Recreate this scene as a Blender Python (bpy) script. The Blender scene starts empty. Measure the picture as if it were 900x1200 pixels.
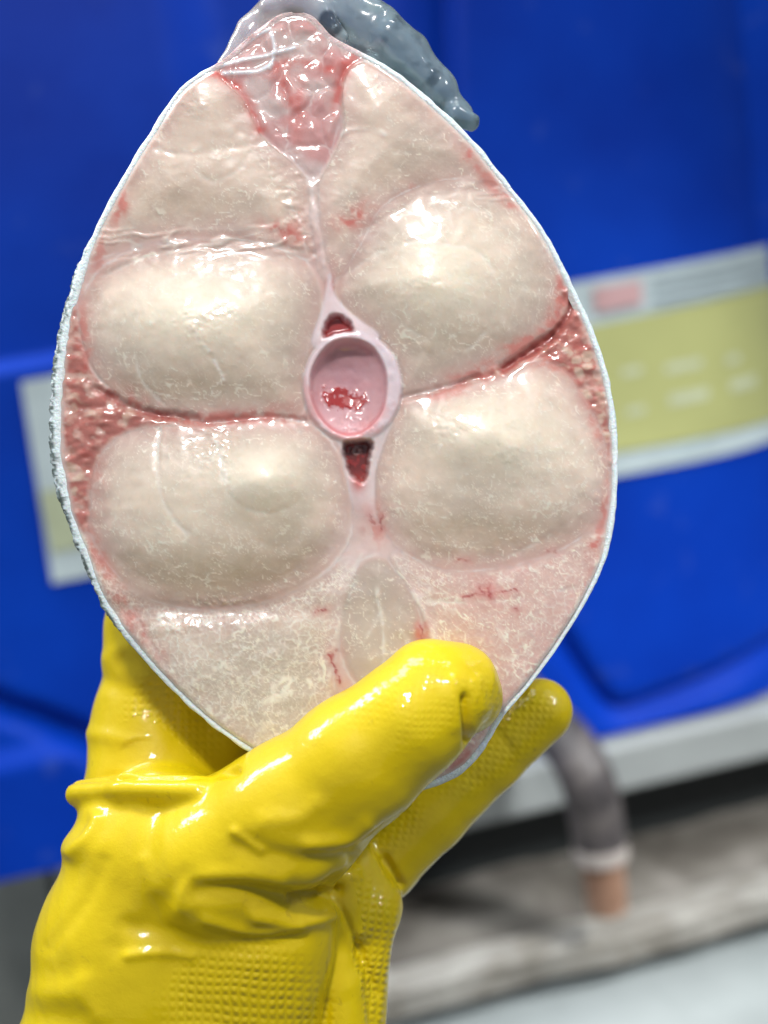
import bpy, math
import numpy as np
from mathutils import Matrix, Vector

# ------------------------------------------------------------------ camera
S = 0.00021            # metres per unit; one unit is one photo pixel on the cut face
D = 1430.0             # camera to cut face, in units
sc = bpy.context.scene
COL = sc.collection
Xc = np.array([.968, .187, -.166]); Xc /= np.linalg.norm(Xc)
Zc = np.array([-.15, .965, .208]); Zc -= Xc*Zc.dot(Xc); Zc /= np.linalg.norm(Zc)
Yc = np.cross(Zc, Xc)
R3 = np.stack([Xc, Yc, Zc])                       # camera axes -> world axes
CAM = np.array([0.0, 0.0, 1.16])
cd = bpy.data.cameras.new('camera'); cam = bpy.data.objects.new('camera', cd); COL.objects.link(cam)
M4 = Matrix([[*R3[0], CAM[0]], [*R3[1], CAM[1]], [*R3[2], CAM[2]], [0, 0, 0, 1]])
cam.matrix_world = M4
cd.sensor_fit = 'HORIZONTAL'; cd.sensor_width = 36; cd.lens = 36*D/900
cd.clip_start = .01; cd.clip_end = 60
cd.dof.use_dof = True; cd.dof.focus_distance = D*S - .001; cd.dof.aperture_fstop = 8.5
sc.camera = cam
HELD = M4 @ Matrix.Translation((0, 0, -D*S))       # frame of the hand and what it holds

def ray(u, v):
    return R3 @ np.array([(u-450)/D, -(v-600)/D, -1.0])
def hit_y(u, v, y):
    d = ray(u, v); return CAM + d*((y-CAM[1])/d[1])
def hit_z(u, v, z):
    d = ray(u, v); return CAM + d*((z-CAM[2])/d[2])

# ------------------------------------------------------------------ light
w = bpy.data.worlds.new('World'); sc.world = w; w.use_nodes = True
bg = w.node_tree.nodes['Background']; bg.inputs[0].default_value = (.80, .90, 1.0, 1); bg.inputs[1].default_value = .30
def area(name, camloc, target, sx, sy, power, colr):
    l = bpy.data.lights.new(name, 'AREA'); l.shape = 'RECTANGLE'; l.size = sx; l.size_y = sy
    l.energy = power; l.color = colr
    o = bpy.data.objects.new(name, l); COL.objects.link(o)
    p = Vector(R3 @ np.array(camloc) + CAM); t = Vector(R3 @ np.array(target) + CAM)
    o.location = p; o.rotation_euler = (t-p).to_track_quat('-Z', 'Y').to_euler()
    return o
area('area_lamp', (-.10, .50, .30), (0, 0, -.33), .085, .055, 4.9, (1, .98, .95))
area('area_lamp', (.25, 1.15, -.10), (0, 0, -.33), .08, .4, 3.6, (1, .98, .95))
k_ = area('area_lamp', (.9, .75, .2), (.22, -.36, -.78), .2, .2, 2.6, (.95, .98, 1)); k_.data.spread = math.radians(45)  # added only to brighten the ledge
area('area_lamp', (-1.25, 1.0, -.45), (0, 0, -.8), .25, .6, 17, (.93, .97, 1))  # added side lamp, so the tub darkens towards the right
area('area_lamp', (-.6, 1.3, -.35), (-.2, -.2, -.95), .7, .3, 11, (.9, .96, 1))  # second added lamp on the left, to light the tub
sc.view_settings.view_transform = 'Standard'; sc.view_settings.look = 'None'
sc.view_settings.exposure = 0.0; sc.view_settings.gamma = 1

# ------------------------------------------------------------------ helpers
def link(o, parent=None):
    COL.objects.link(o)
    if parent: o.parent = parent
    return o
def tag(o, label=None, cat=None, group=None, kind=None):
    if label: o['label'] = label
    if cat: o['category'] = cat
    if group: o['group'] = group
    if kind: o['kind'] = kind
    return o
def empty(name, mat=None):
    o = bpy.data.objects.new(name, None); o.empty_display_size = .02; link(o)
    if mat is not None: o.matrix_world = mat
    return o
def mesh_np(name, V, F, mat, parent=None, cols=None, attrs=None, smooth=True, normals=None):
    """V (n,3), F (m,3|4) int"""
    me = bpy.data.meshes.new(name)
    V = np.asarray(V, np.float32); F = np.asarray(F, np.int32); k = F.shape[1]
    me.vertices.add(len(V)); me.vertices.foreach_set('co', V.ravel())
    me.loops.add(F.size); me.loops.foreach_set('vertex_index', F.ravel())
    me.polygons.add(len(F)); me.polygons.foreach_set('loop_start', np.arange(len(F), dtype=np.int32)*k)
    me.update(calc_edges=True); me.validate()
    me.polygons.foreach_set('use_smooth', np.full(len(me.polygons), smooth))
    if cols is not None:
        a = me.color_attributes.new('pigment', 'FLOAT_COLOR', 'POINT')
        a.data.foreach_set('color', np.concatenate([cols, np.ones((len(V), 1))], 1).astype(np.float32).ravel())
    for n, val in (attrs or {}).items():
        a = me.attributes.new(n, 'FLOAT', 'POINT'); a.data.foreach_set('value', np.asarray(val, np.float32).ravel())
    if normals is not None:
        me.normals_split_custom_set_from_vertices(normals.tolist())
    me.materials.append(mat)
    o = bpy.data.objects.new(name, me); link(o, parent)
    return o
def catmull(P, n=4, closed=False):
    P = [np.array(p, float) for p in P]; out = []; m = len(P)
    for i in range(m if closed else m-1):
        if closed: a, b, c, d = P[i-1], P[i], P[(i+1) % m], P[(i+2) % m]
        else: a, b, c, d = P[max(i-1, 0)], P[i], P[i+1], P[min(i+2, m-1)]
        for t in np.arange(n)/n:
            out.append(.5*((2*b)+(-a+c)*t+(2*a-5*b+4*c-d)*t*t+(-a+3*b-3*c+d)*t**3))
    if not closed: out.append(P[-1])
    return np.array(out)
def resample(P, n, closed=True):
    Q = np.vstack([P, P[:1]]) if closed else P
    L = np.r_[0, np.cumsum(np.linalg.norm(np.diff(Q, axis=0), axis=1))]
    t = np.linspace(0, L[-1], n, endpoint=not closed)
    return np.stack([np.interp(t, L, Q[:, i]) for i in range(Q.shape[1])], 1), L[-1]
def dpoly(X, Y, P, closed=False):
    P = np.asarray(P, np.float32)
    best = np.full(X.shape, 1e9, np.float32)
    n = len(P)
    for i in range(n if closed else n-1):
        a = P[i]; b = P[(i+1) % n]; e = b-a; L = float(e @ e)+1e-6
        t = np.clip(((X-a[0])*e[0]+(Y-a[1])*e[1])/L, 0, 1)
        dx = X-a[0]-t*e[0]; dy = Y-a[1]-t*e[1]
        np.minimum(best, dx*dx+dy*dy, out=best)
    return np.sqrt(best)
def inside(X, Y, P):
    c = np.zeros(X.shape, bool); n = len(P)
    for i in range(n):
        x1, y1 = P[i]; x2, y2 = P[i-1]
        if y1 == y2: continue
        c ^= ((y1 > Y) != (y2 > Y)) & (X < (x2-x1)*(Y-y1)/(y2-y1)+x1)
    return c
_tabs = {}
def vn(x, y, seed=0):
    if seed not in _tabs: _tabs[seed] = np.random.RandomState(seed+11).rand(256, 256).astype(np.float32)
    T = _tabs[seed]
    xi = np.floor(x).astype(np.int64); yi = np.floor(y).astype(np.int64); fx = x-xi; fy = y-yi
    fx = fx*fx*(3-2*fx); fy = fy*fy*(3-2*fy)
    a = T[xi & 255, yi & 255]; b = T[(xi+1) & 255, yi & 255]; c = T[xi & 255, (yi+1) & 255]; d = T[(xi+1) & 255, (yi+1) & 255]
    return (a*(1-fx)+b*fx)*(1-fy)+(c*(1-fx)+d*fx)*fy
def fbm(x, y, seed=0, o=4):
    s = 0; a = .5; t = 0
    for i in range(o):
        s = s+a*vn(x*2**i+17.3*i, y*2**i-9.1*i, seed+i); t += a; a *= .5
    return s/t*2-1
def ridge(x, y, seed, o=3):
    return 1-np.abs(fbm(x, y, seed, o))*2.2
def voro(x, y, seed=5):
    rs = np.random.RandomState(seed); T = rs.rand(128, 128, 2).astype(np.float32)
    xi = np.floor(x).astype(int); yi = np.floor(y).astype(int)
    f1 = np.full(x.shape, 9., np.float32); f2 = f1.copy()
    for i in (-1, 0, 1):
        for j in (-1, 0, 1):
            p = T[(xi+i) & 127, (yi+j) & 127]
            d = np.hypot(xi+i+p[..., 0]-x, yi+j+p[..., 1]-y)
            f2 = np.minimum(f2, np.maximum(f1, d)); f1 = np.minimum(f1, d)
    return f1, f2
def sm(a, b, x):
    t = np.clip((x-a)/(b-a), 0, 1); return t*t*(3-2*t)
def mixc(C, col, m):
    m = np.clip(m, 0, 1)[..., None]
    return C*(1-m)+np.array(col)*m
def seen(u, v, z):
    s = (D-z)/D
    return np.array([(u-450)*s, -(v-600)*s, z])

# ------------------------------------------------------------------ materials
def material(name):
    m = bpy.data.materials.new(name); m.use_nodes = True
    nt = m.node_tree; return m, nt, nt.nodes, nt.links, nt.nodes['Principled BSDF']
def noise(nt, scale, detail=4, dist=0, coord='Object', rough=.5, vec=None):
    n = nt.nodes.new('ShaderNodeTexNoise'); n.inputs['Scale'].default_value = scale
    n.inputs['Detail'].default_value = detail; n.inputs['Distortion'].default_value = dist; n.inputs['Roughness'].default_value = rough
    if vec is None:
        tc = nt.nodes.new('ShaderNodeTexCoord'); vec = tc.outputs[coord]
    nt.links.new(vec, n.inputs['Vector']); return n
def ramp(nt, src, stops):
    r = nt.nodes.new('ShaderNodeValToRGB'); nt.links.new(src, r.inputs[0])
    el = r.color_ramp.elements
    while len(el) < len(stops): el.new(.5)
    for e, (p, c) in zip(el, stops): e.position = p; e.color = (*c, 1) if len(c) == 3 else c
    return r
def bump(nt, h, strength, dist, prev=None):
    b = nt.nodes.new('ShaderNodeBump'); b.inputs['Strength'].default_value = strength; b.inputs['Distance'].default_value = dist
    nt.links.new(h, b.inputs['Height'])
    if prev: nt.links.new(prev, b.inputs['Normal'])
    return b
def math_(nt, op, a, b=None):
    n = nt.nodes.new('ShaderNodeMath'); n.operation = op
    for i, x in enumerate((a, b)):
        if x is None: continue
        if isinstance(x, (int, float)): n.inputs[i].default_value = x
        else: nt.links.new(x, n.inputs[i])
    return n.outputs[0]
def flesh_mat(name, sss=.75, rad=(1.0, .6, .45), scale=.0009, rough=.34, coat=1.0, bstr=.045):
    m, nt, N, L, b = material(name)
    a = N.new('ShaderNodeAttribute'); a.attribute_name = 'pigment'
    n1 = noise(nt, 900, 3); n2 = noise(nt, 2600, 2)
    mx = N.new('ShaderNodeMixRGB'); mx.blend_type = 'MULTIPLY'; mx.inputs[0].default_value = .12
    L.new(a.outputs['Color'], mx.inputs[1]); r = ramp(nt, n1.outputs[0], [(.3, (.82, .78, .74)), (.62, (1, 1, 1))]); L.new(r.outputs[0], mx.inputs[2])
    L.new(mx.outputs[0], b.inputs['Base Color'])
    b.inputs['Subsurface Weight'].default_value = sss; b.inputs['Subsurface Radius'].default_value = rad; b.inputs['Subsurface Scale'].default_value = scale
    b.inputs['Roughness'].default_value = rough; b.inputs['Coat Weight'].default_value = coat; b.inputs['Coat Roughness'].default_value = .07
    b.inputs['Specular IOR Level'].default_value = .3
    B = bump(nt, n1.outputs[0], bstr, .0004); B2 = bump(nt, n2.outputs[0], bstr*.5, .0002, B.outputs[0])
    L.new(B2.outputs[0], b.inputs['Normal']); L.new(B.outputs[0], b.inputs['Coat Normal'])
    return m
M_flesh = flesh_mat('wet pale flesh')
M_red = flesh_mat('dark red muscle', rough=.25, coat=.9, bstr=.2)
M_cart = flesh_mat('cartilage', sss=.5, scale=.0015, rough=.22, coat=.9, bstr=.10)
M_jelly = flesh_mat('fin jelly', sss=.6, scale=.003, rough=.15, coat=1, bstr=.15)
m, nt, N, L, b = material('fish skin'); M_skin = m
a = N.new('ShaderNodeAttribute'); a.attribute_name = 'pigment'
L.new(a.outputs['Color'], b.inputs['Base Color']); b.inputs['Roughness'].default_value = .45
b.inputs['Subsurface Weight'].default_value = .25; b.inputs['Subsurface Scale'].default_value = .001
n1 = noise(nt, 1500, 3); B = bump(nt, n1.outputs[0], .6, .0006); L.new(B.outputs[0], b.inputs['Normal'])
b.inputs['Coat Weight'].default_value = .4; b.inputs['Coat Roughness'].default_value = .2

# ------------------------------------------------------------------ fish steak: curves (units on the cut face, y down)
OUT = catmull([(232,86),(250,76),(268,64),(300,35),(333,15),(364,17),(391,43),(431,64),(470,88),(520,130),(560,170),(600,220),(635,265),(662,315),(690,375),(710,430),(720,480),
  (724,530),(722,590),(712,650),(690,700),(660,750),(622,803),(590,840),(568,875),(545,902),(510,920),(470,932),(420,935),(360,918),
  (300,886),(250,852),(205,812),(160,763),(122,712),(96,650),(76,600),(64,550),(61,490),(65,430),(74,375),(88,325),(107,278),(132,228),(158,182),(185,140),(208,106)], 6, True)
LOBES = {
 'upper_left': ([(100,362),(118,325),(158,302),(220,290),(290,288),(342,303),(366,332),(370,370),(362,410),(355,450),(346,482),(300,487),(250,488),(200,482),(162,474),(134,454),(112,428),(101,400)], 16, 60),
 'lower_left': ([(205,499),(250,500),(300,499),(350,503),(380,522),(398,560),(404,600),(398,635),(368,668),(320,693),(260,708),(200,702),(158,682),(126,648),(110,604),(109,565),(122,530),(152,508)], 18, 55),
 'upper_right': ([(407,322),(430,285),(450,248),(490,225),(540,215),(590,228),(630,258),(652,300),(656,340),(650,368),(622,394),(580,420),(530,441),(477,455),(466,425),(448,392),(418,362),(402,344)], 16, 60),
 'lower_right': ([(480,472),(530,460),(580,447),(622,428),(652,434),(682,470),(704,510),(713,552),(705,590),(685,618),(640,642),(580,658),(520,660),(477,640),(450,605),(443,570),(450,525),(465,492)], 16, 55),
 'dorsal_left': ([(228,94),(252,90),(283,118),(303,160),(338,190),(356,215),(362,260),(366,295),(338,292),(290,276),(220,272),(160,280),(118,296),(106,300),(118,272),(140,232),(165,188),(190,146),(210,116)], 10, 45),
 'dorsal_right': ([(428,76),(468,98),(515,138),(556,180),(592,222),(606,230),(588,216),(540,205),(490,214),(444,240),(422,280),(398,318),(386,305),(380,260),(374,218),(392,185),(406,150),(402,110),(410,84)], 10, 45),
 'ventral_left': ([(92,625),(120,664),(155,700),(200,718),(260,722),(330,708),(378,684),(408,662),(414,690),(392,740),(382,800),(400,870),(440,915),(420,925),(360,908),(300,876),(252,842),(208,802),(165,752),(128,702),(104,660)], 5, 30),
 'ventral_right': ([(462,655),(520,675),(580,675),(645,660),(700,628),(706,650),(684,696),(652,745),(616,796),(584,834),(560,870),(540,892),(505,908),(460,915),(430,880),(440,830),(492,790),(506,745),(490,700)], 5, 30),
 'ventral_core': ([(430,658),(452,658),(478,690),(490,730),(482,780),(445,815),(408,780),(400,720),(412,680)], 4, 20),
}
LOBES = {k: (catmull(p, 3, True), h, wd) for k, (p, h, wd) in LOBES.items()}
RED_L = catmull([(84,350),(96,400),(108,432),(132,460),(162,480),(206,486),(206,496),(152,504),(120,528),(106,562),(105,600),(98,625),(84,590),(76,540),(74,490),(76,430)], 3, True)
RED_R = catmull([(660,318),(668,345),(690,385),(706,430),(716,480),(719,540),(716,560),(706,505),(684,464),(654,428),(622,422),(585,440),(530,452),(585,424),(626,398),(654,370)], 3, True)
JEL = catmull([(254,84),(270,68),(303,38),(333,20),(362,22),(388,47),(428,68),(408,82),(400,110),(403,150),(388,185),(368,214),(340,188),(307,160),(286,118)], 3, True)
NEU = catmull([(386,318),(392,345),(412,368),(445,392),(430,410),(380,412),(364,400),(376,365)], 3, True)
HAE = catmull([(372,486),(455,486),(450,520),(441,552),(440,590),(444,625),(425,628),(412,590),(404,555),(396,520)], 3, True)
MED = [(366,212),(369,260),(378,305),(386,325)]

# ------------------------------------------------------------------ cut face as a height field
ST = 1.35
gx = np.arange(44, 742, ST, dtype=np.float32); gy = np.arange(4, 948, ST, dtype=np.float32)
X, Y = np.meshgrid(gx, gy)
cx_ = gx[::2]; cy_ = gy[::2]; Xh, Yh = np.meshgrid(cx_, cy_)
def up(A):
    A = A.astype(np.float32)
    B = np.empty((A.shape[0], len(gx)), np.float32)
    for i in range(A.shape[0]): B[i] = np.interp(gx, cx_, A[i])
    C = np.empty((len(gy), len(gx)), np.float32)
    for j in range(B.shape[1]): C[:, j] = np.interp(gy, cy_, B[:, j])
    return C
def sdf2(P):
    d = dpoly(Xh, Yh, P, True); return up(np.where(inside(Xh, Yh, P), d, -d))
wx = X+7*fbm(X/45, Y/45, 40, 3); wy = Y+7*fbm(X/45, Y/45, 50, 3)
dO = sdf2(OUT)
Dl = {k: sdf2(p) for k, (p, h, wd) in LOBES.items()}
jit = 2.2*fbm(X/14, Y/14, 60, 3)
EXP = {'upper_left': 8, 'lower_left': 9, 'upper_right': 9, 'lower_right': 9, 'dorsal_left': 7, 'dorsal_right': 8, 'ventral_left': 9, 'ventral_right': 9, 'ventral_core': 5}
HL = []; ks_ = list(LOBES)
for k, (p, h, wd) in LOBES.items():
    Dl[k] = Dl[k]+EXP[k]
    d = Dl[k]+jit*1.3
    t = np.clip(d/(wd*1.7), 0, 1); t2 = np.clip(d/9, 0, 1); h = h*1.12
    base = 3.5 if 'ventral' in k else (2.0 if 'dorsal' in k else 0)
    HL.append((base+h*1.15)*(1-(1-t)**2)*(1 if base == 0 else .7)+2.2*(1-(1-t2)**2)+base*.3*t2)
HL = np.stack(HL); H = HL.max(0); win = HL.argmax(0)
fl_h = 7.5+1.5*fbm(X/60, Y/60, 63, 2)+3.5*sm(630, 700, Y)+2.5*(1-sm(255, 320, Y)); dq = H-fl_h; H = fl_h+.5*(dq+np.sqrt(dq*dq+7))-.12*np.clip(-dq, 0, 9)
def gau(u, v, ru, rv, a=0):
    c, s = math.cos(a), math.sin(a); dx = X-u; dy = Y-v
    return np.exp(-(((dx*c+dy*s)/ru)**2+((-dx*s+dy*c)/rv)**2))
H += 11*gau(245,388,78,46)*(Dl['upper_left'] > 0)+13*gau(510,340,50,42)+19*gau(314,562,48,42)+13*gau(568,512,64,42,.4)+4*gau(225,590,60,50)
H += 5*gau(235,115,40,35)+4*gau(450,120,40,40)-3*gau(560,620,80,20)
H -= 6*gau(230,715,120,14)
# soften the seams
def blur(A, n):
    for _ in range(n):
        A = (A+np.roll(A, 1, 0)+np.roll(A, -1, 0))/3; A = (A+np.roll(A, 1, 1)+np.roll(A, -1, 1))/3
    return A
dg = (Y-(742-.235*(X-160)-.0004*np.clip(X-200,0,None)**2)); H += 2.5*sm(0, 26, dg)*sm(170, 260, X)*(1-sm(375, 425, X))*(1-sm(40, 110, dg))
H = blur(H, 3)
dRL = sdf2(RED_L); dRR = sdf2(RED_R); dJ = sdf2(JEL); dN = sdf2(NEU); dH = sdf2(HAE)
def dl(P, n=4): return up(dpoly(Xh, Yh, catmull(P, n)))
dM = dl(MED)

# seams, creases and thin white sheets inside the blocks: (points, groove depth, width, whiteness)
SEAMS = [([(167,360),(160,400),(165,440),(180,462),(200,482)], 1.6, 3, .8), ([(172,350),(200,330),(240,322)], .6, 3, .3),
 ([(89,371),(100,422),(128,457),(157,484)], 1.5, 3, .7), ([(188,505),(186,540),(194,585),(212,615),(235,632)], 1.6, 3, .8),
 ([(262,545),(268,575),(290,595),(320,602),(350,590)], 1.5, 3, .5), ([(255,520),(266,548),(268,580)], 1.4, 3, .9),
 ([(180,172),(210,182),(250,178),(310,166)], 2.2, 4, .6), ([(300,167),(280,200),(250,214),(235,206)], .8, 3, .4),
 ([(406,322),(440,300),(480,288),(520,290),(560,300),(580,330),(578,370),(560,400),(545,412)], 1.4, 3.5, .5),
 ([(455,350),(470,380),(500,400)], .8, 3, .3), ([(470,345),(480,315),(510,300)], .8, 3, .3),
 ([(400,300),(430,270),(470,246),(520,240),(570,250)], 1.2, 4, .4),
 ([(500,704),(560,706),(620,700),(686,686)], 1.4, 2.5, .7), ([(630,500),(625,530),(632,560)], .8, 2.5, .5),
 ([(590,655),(640,630),(680,600),(705,560)], 1.2, 3, .5), ([(443,662),(442,700),(448,730),(450,790)], -1.2, 3, 1.0),
 ([(448,720),(470,740),(480,760)], -.8, 2, .7), ([(446,720),(430,745),(420,760)], -.8, 2, .7),
 ([(462,655),(482,690),(500,725),(512,760)], -1.5, 4, .9), ([(424,650),(405,690),(396,740),(385,800)], -1, 5, .6),
 ([(370,214),(356,190),(338,172),(326,150)], -1.2, 2.4, .9), ([(370,214),(386,186),(400,158),(424,152),(452,160)], -1.2, 2.4, .8),
 ([(366,160),(372,190),(368,212)], -.8, 2, .5), ([(120,325),(170,302),(230,290),(300,283),(368,300)], 2.5, 3, .4),
 ([(150,700),(200,716),(250,722),(320,712),(380,690)], 1.5, 4, .3), ([(100,640),(140,690),(172,745),(200,790)], 1.2, 3, .5)]
white = np.zeros_like(X)
for P, dep, wid, wh in SEAMS:
    d = np.abs(dl(P)+2.4*fbm(X/13, Y/13, 71, 3))
    fade = sm(-.45, .25, fbm(X/22, Y/22, 73+len(P)*3, 2))
    H -= dep*.45*np.exp(-(d/wid)**2)*(.3+.7*fade)
    white = np.maximum(white, wh*np.exp(-(d/1.9)**2)*fade)
lobe_in = np.max(np.stack([d for d in Dl.values()]), 0); srt = np.sort(np.stack(list(Dl.values())), 0); seamd = srt[-1]-np.clip(srt[-2], 0, None)

# fibres round each block, marbling of the belly, wet rucks along the upper creases
fib = np.zeros_like(X); 
for k, (cu, cv, rat) in {'upper_left': (240,385,1.35), 'lower_left': (290,580,1.3), 'upper_right': (520,335,1.0), 'lower_right': (590,540,1.15)}.items():
    dx = (wx-cu)/rat; dy = wy-cv; r = np.hypot(dx, dy); th = np.arctan2(dy, dx)
    f = ridge(th*5.5+.6*fbm(X/30, Y/30, 81, 2), r/7.5+1.6*fbm(X/22, Y/22, 83, 2), 90+len(k), 3)
    ms = sm(0, 10, Dl[k]); fib = fib*(1-ms)+f*ms
fd = ridge(wx/16+.8*wy/60, wy/6.5, 120, 3)
ms = sm(0, 10, np.maximum(Dl['dorsal_left'], Dl['dorsal_right'])); fib = fib*(1-ms)+fd*ms
vx = wx/13+.5*fbm(X/8, Y/8, 130, 2); vy = wy/11+.5*fbm(X/8, Y/8, 131, 2)
f1, f2 = voro(vx, vy); marb = 1-sm(0.02, .20, f2-f1)
f1b, f2b = voro(wx/5.5, wy/5); marb2 = 1-sm(.02, .35, f2b-f1b)
mb = sm(0, 8, np.maximum(Dl['ventral_left'], Dl['ventral_right']))
fine = fbm(X/4.2, Y/3.6, 140, 2); mid = fbm(X/16, Y/14, 150, 3)
curl = ridge(wx/7+2*fbm(X/12, Y/12, 160, 2), wy/5+2*fbm(X/12, Y/12, 161, 2), 165, 2)
H += .9*fbm(X/26, Y/22, 151, 2)+.03*fine
PA = X.copy(); PB = Y*1.0
for k, (cu, cv, rat) in {'upper_left': (240,385,1.35), 'lower_left': (290,575,1.3), 'upper_right': (520,335,1.0), 'lower_right': (590,530,1.15), 'ventral_left': (440,640,1), 'ventral_right': (440,640,1)}.items():
    w_ = win == ks_.index(k); dx = (X-cu)/rat; dy = Y-cv; r_ = np.hypot(dx, dy); th_ = np.arctan2(dy, -dx)
    if 'ventral' in k: PA = np.where(w_, r_*.8, PA); PB = np.where(w_, th_*130, PB)
    else: PA = np.where(w_, th_*75, PA); PB = np.where(w_, r_, PB)
def thr(sx, sy, seed, wrp=9, ws=18, w0=.90):
    a_ = PA+wrp*fbm(X/ws, Y/ws, seed, 3); b_ = PB+wrp*fbm(X/ws, Y/ws, seed+4, 3)
    return sm(w0, .99, 1-np.abs(fbm(a_/sx, b_/sy, seed+8, 2))*2)*sm(-.15, .35, fbm(X/26, Y/20, seed+12, 3))
t1 = thr(22, 9, 600); t2_ = thr(9, 12, 620, 5, 9); t3 = thr(14, 6, 640, 6, 12, .86); t5 = np.clip(1.3*thr(90, 7, 680, 6, 18, .86), 0, 1)*mb; t6 = thr(34, 10, 700, 9, 16, .86)*mb; t4 = thr(7, 5, 660, 4, 7, .86)
lowf = .35+.65*sm(480, 640, Y)
thread = np.clip(np.maximum.reduce([.8*t1, .9*t2_*lowf, .8*t3, .7*t4*lowf, t5, t6]), 0, 1)*sm(2, 10, lobe_in)
H += .03*sm(.45, 1, fib)*(1-mb)*sm(0, 6, lobe_in)+.3*marb*mb+.08*marb2*mb+.34*thread
H += .03*sm(.6, 1, curl)+.35*sm(.2,.7,fbm(X/48,Y/40,152,2))*fbm(X/7,Y/5.5,153,2)*sm(0,10,lobe_in)
ruck = (np.exp(-((Y-(283-.00035*(X-240)**2*1.0))/17)**2)*sm(96, 130, X)*(1-sm(350, 380, X))
        + .5*np.exp(-((Y-222-.25*(X-560))/14)**2)*sm(520, 560, X)*(1-sm(640, 660, X)))
rk = ridge(wx/44, (wy+.10*X)/7.5, 170, 2)
H += 1.9*ruck*sm(.35, .95, rk)*sm(-.35, .2, fbm(X/40, Y/12, 172, 2))
ruck2 = gau(255,520,30,16)+gau(258,705,40,6)+.7*gau(215,735,40,14)+.5*gau(345,245,12,60,-.5)
H += 1.8*ruck2*sm(.3, 1, ridge(wx/14, wy/7, 175, 3))

# red muscle: lumpy and torn
redm = np.maximum(sm(-2, 5, dRL+jit), sm(-2, 5, dRR+jit))
g1, g2 = voro((X+8*fbm(X/15,Y/15,183,2))/19, (Y+8*fbm(X/15,Y/15,184,2))/15, 9)
H = np.where(redm > 0, H*(1-redm)+redm*(7+1.2*(.75-g1)*sm(0, 14, np.maximum(dRL, dRR))+3*fbm((X+Y*.3)/16, Y/9, 180, 2)), H)
deep = [([(112,455),(145,474),(175,484),(205,488),(230,491)], 6, 5), ([(590,432),(622,412),(650,392),(668,365),(672,345)], 9, 5), ([(470,466),(530,452),(575,438)], 2.4, 3.5),
        ([(180,486),(205,489),(232,495),(262,493),(310,488),(357,493)], 2.2, 3.5)]
deepm = np.zeros_like(X); dsm = np.full_like(X, 99.)
for P, dep, wid in deep:
    d = dl(P)+2*fbm(X/8, Y/8, 185, 2); dsm = np.minimum(dsm, d); g = np.exp(-(d/wid)**2); H -= dep*g; deepm = np.maximum(deepm, g*dep/9)

# fin jelly: rounded cells between white walls
jx = X+9*fbm(X/22, Y/22, 191, 3); jy = Y+9*fbm(X/22, Y/22, 195, 3); q1, q2 = voro(jx/31+.3, jy/36+.2, 21); cell = sm(0, .55, q2-q1)
jm = sm(-1, 4, dJ)
H = H*(1-jm)+jm*(7+3.5*np.clip(cell, 0, 1)*sm(0, 14, dJ)*(.4+.6*sm(-.3,.3,fbm(X/30,Y/30,193,2)))+.6*fbm(X/16, Y/16, 190, 2))
# median sheet, arches
mm = np.exp(-((dM+1.6*jit+1.5*mid)/5.5)**2)*sm(200, 225, Y); H = H+mm*(1.2+1.5*fbm(X/7, Y/10, 282, 2))
nm = sm(-2, 3, dN); hm = sm(-2, 3, dH)
hm = hm*(1-sm(575, 628, Y)); H = H*(1-nm)+nm*(8+2*np.clip(dN/10, 0, 1)); H = H*(1-hm)+hm*(7+2*np.clip(dH/10, 0, 1))
TRI = catmull([(394,368),(402,373),(411,382),(413,388),(395,389),(378,396),(380,384),(386,374)], 2, True); dT = sdf2(TRI)
CAV = catmull([(404,519),(435,516),(437,527),(432,545),(428,560),(424,565),(412,556),(407,540)], 2, True); dC = sdf2(CAV)
hm = hm*(1-sm(580, 628, Y)); tm = sm(-3, 3, dT+1.2*jit+1.5*fine); cm = sm(-3, 4, dC+1.2*jit+1.5*fine)
H -= tm*15+cm*20
# vertebra
ang = np.arctan2(Y-452, X-413)
ro = np.hypot((X-413)/57.5, (Y-453)/64)*(1+.012*fbm(X/13, Y/13, 203, 3)); ri = np.hypot((X-409)/46, (Y-453)/57)*(1+.02*fbm(X/15, Y/15, 204, 2))
ri = ri*(1+.012*np.sin(3*ang+1)); ring = 1-sm(.95, 1.06, ro)
Hv = 9+2.5*np.sqrt(np.clip(1-((ro-.86)/.2)**2, 0, 1))
bowl = np.clip(1-ri, 0, 1)
Hb = 11-34*np.sqrt(np.clip(1-np.clip(ri, 0, 1)**2, 0, 1))*(1-.25*sm(430, 500, Y))
cup = 1-sm(.94, 1.03, ri)
Hv = Hv*(1-cup)+Hb*cup
cl = gau(392,464,20,15,.3)+.85*gau(420,470,19,11,-.2)+.6*fbm(X/7, Y/7, 200, 3)
clot = sm(.5, .75, cl)*cup; clot_r = sm(.52, .85, cl+.25*fbm(X/3.5, Y/3.5, 207, 2))*cup
Hv += 2.2*clot+1.0*cup*fbm(X/11, Y/11, 208, 2)+.8*fbm(X/9, Y/8, 214, 2)*(1-cup)+4*np.maximum(cup, .6*ring)*gau(412,500,30,10)*ridge(X/9, Y/7, 209, 2)
H = H*(1-ring)+Hv*ring
H -= 1.5*np.exp(-((ro-1.03)/.03)**2)*(1-nm)*(1-hm)
H = H*sm(0, 12, dO)+5.5*(1-sm(0, 12, dO))
H = blur(H, 1)
glint_fascia = np.zeros_like(X)  # white painted along wet highlights; one streak is white fascia
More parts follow.
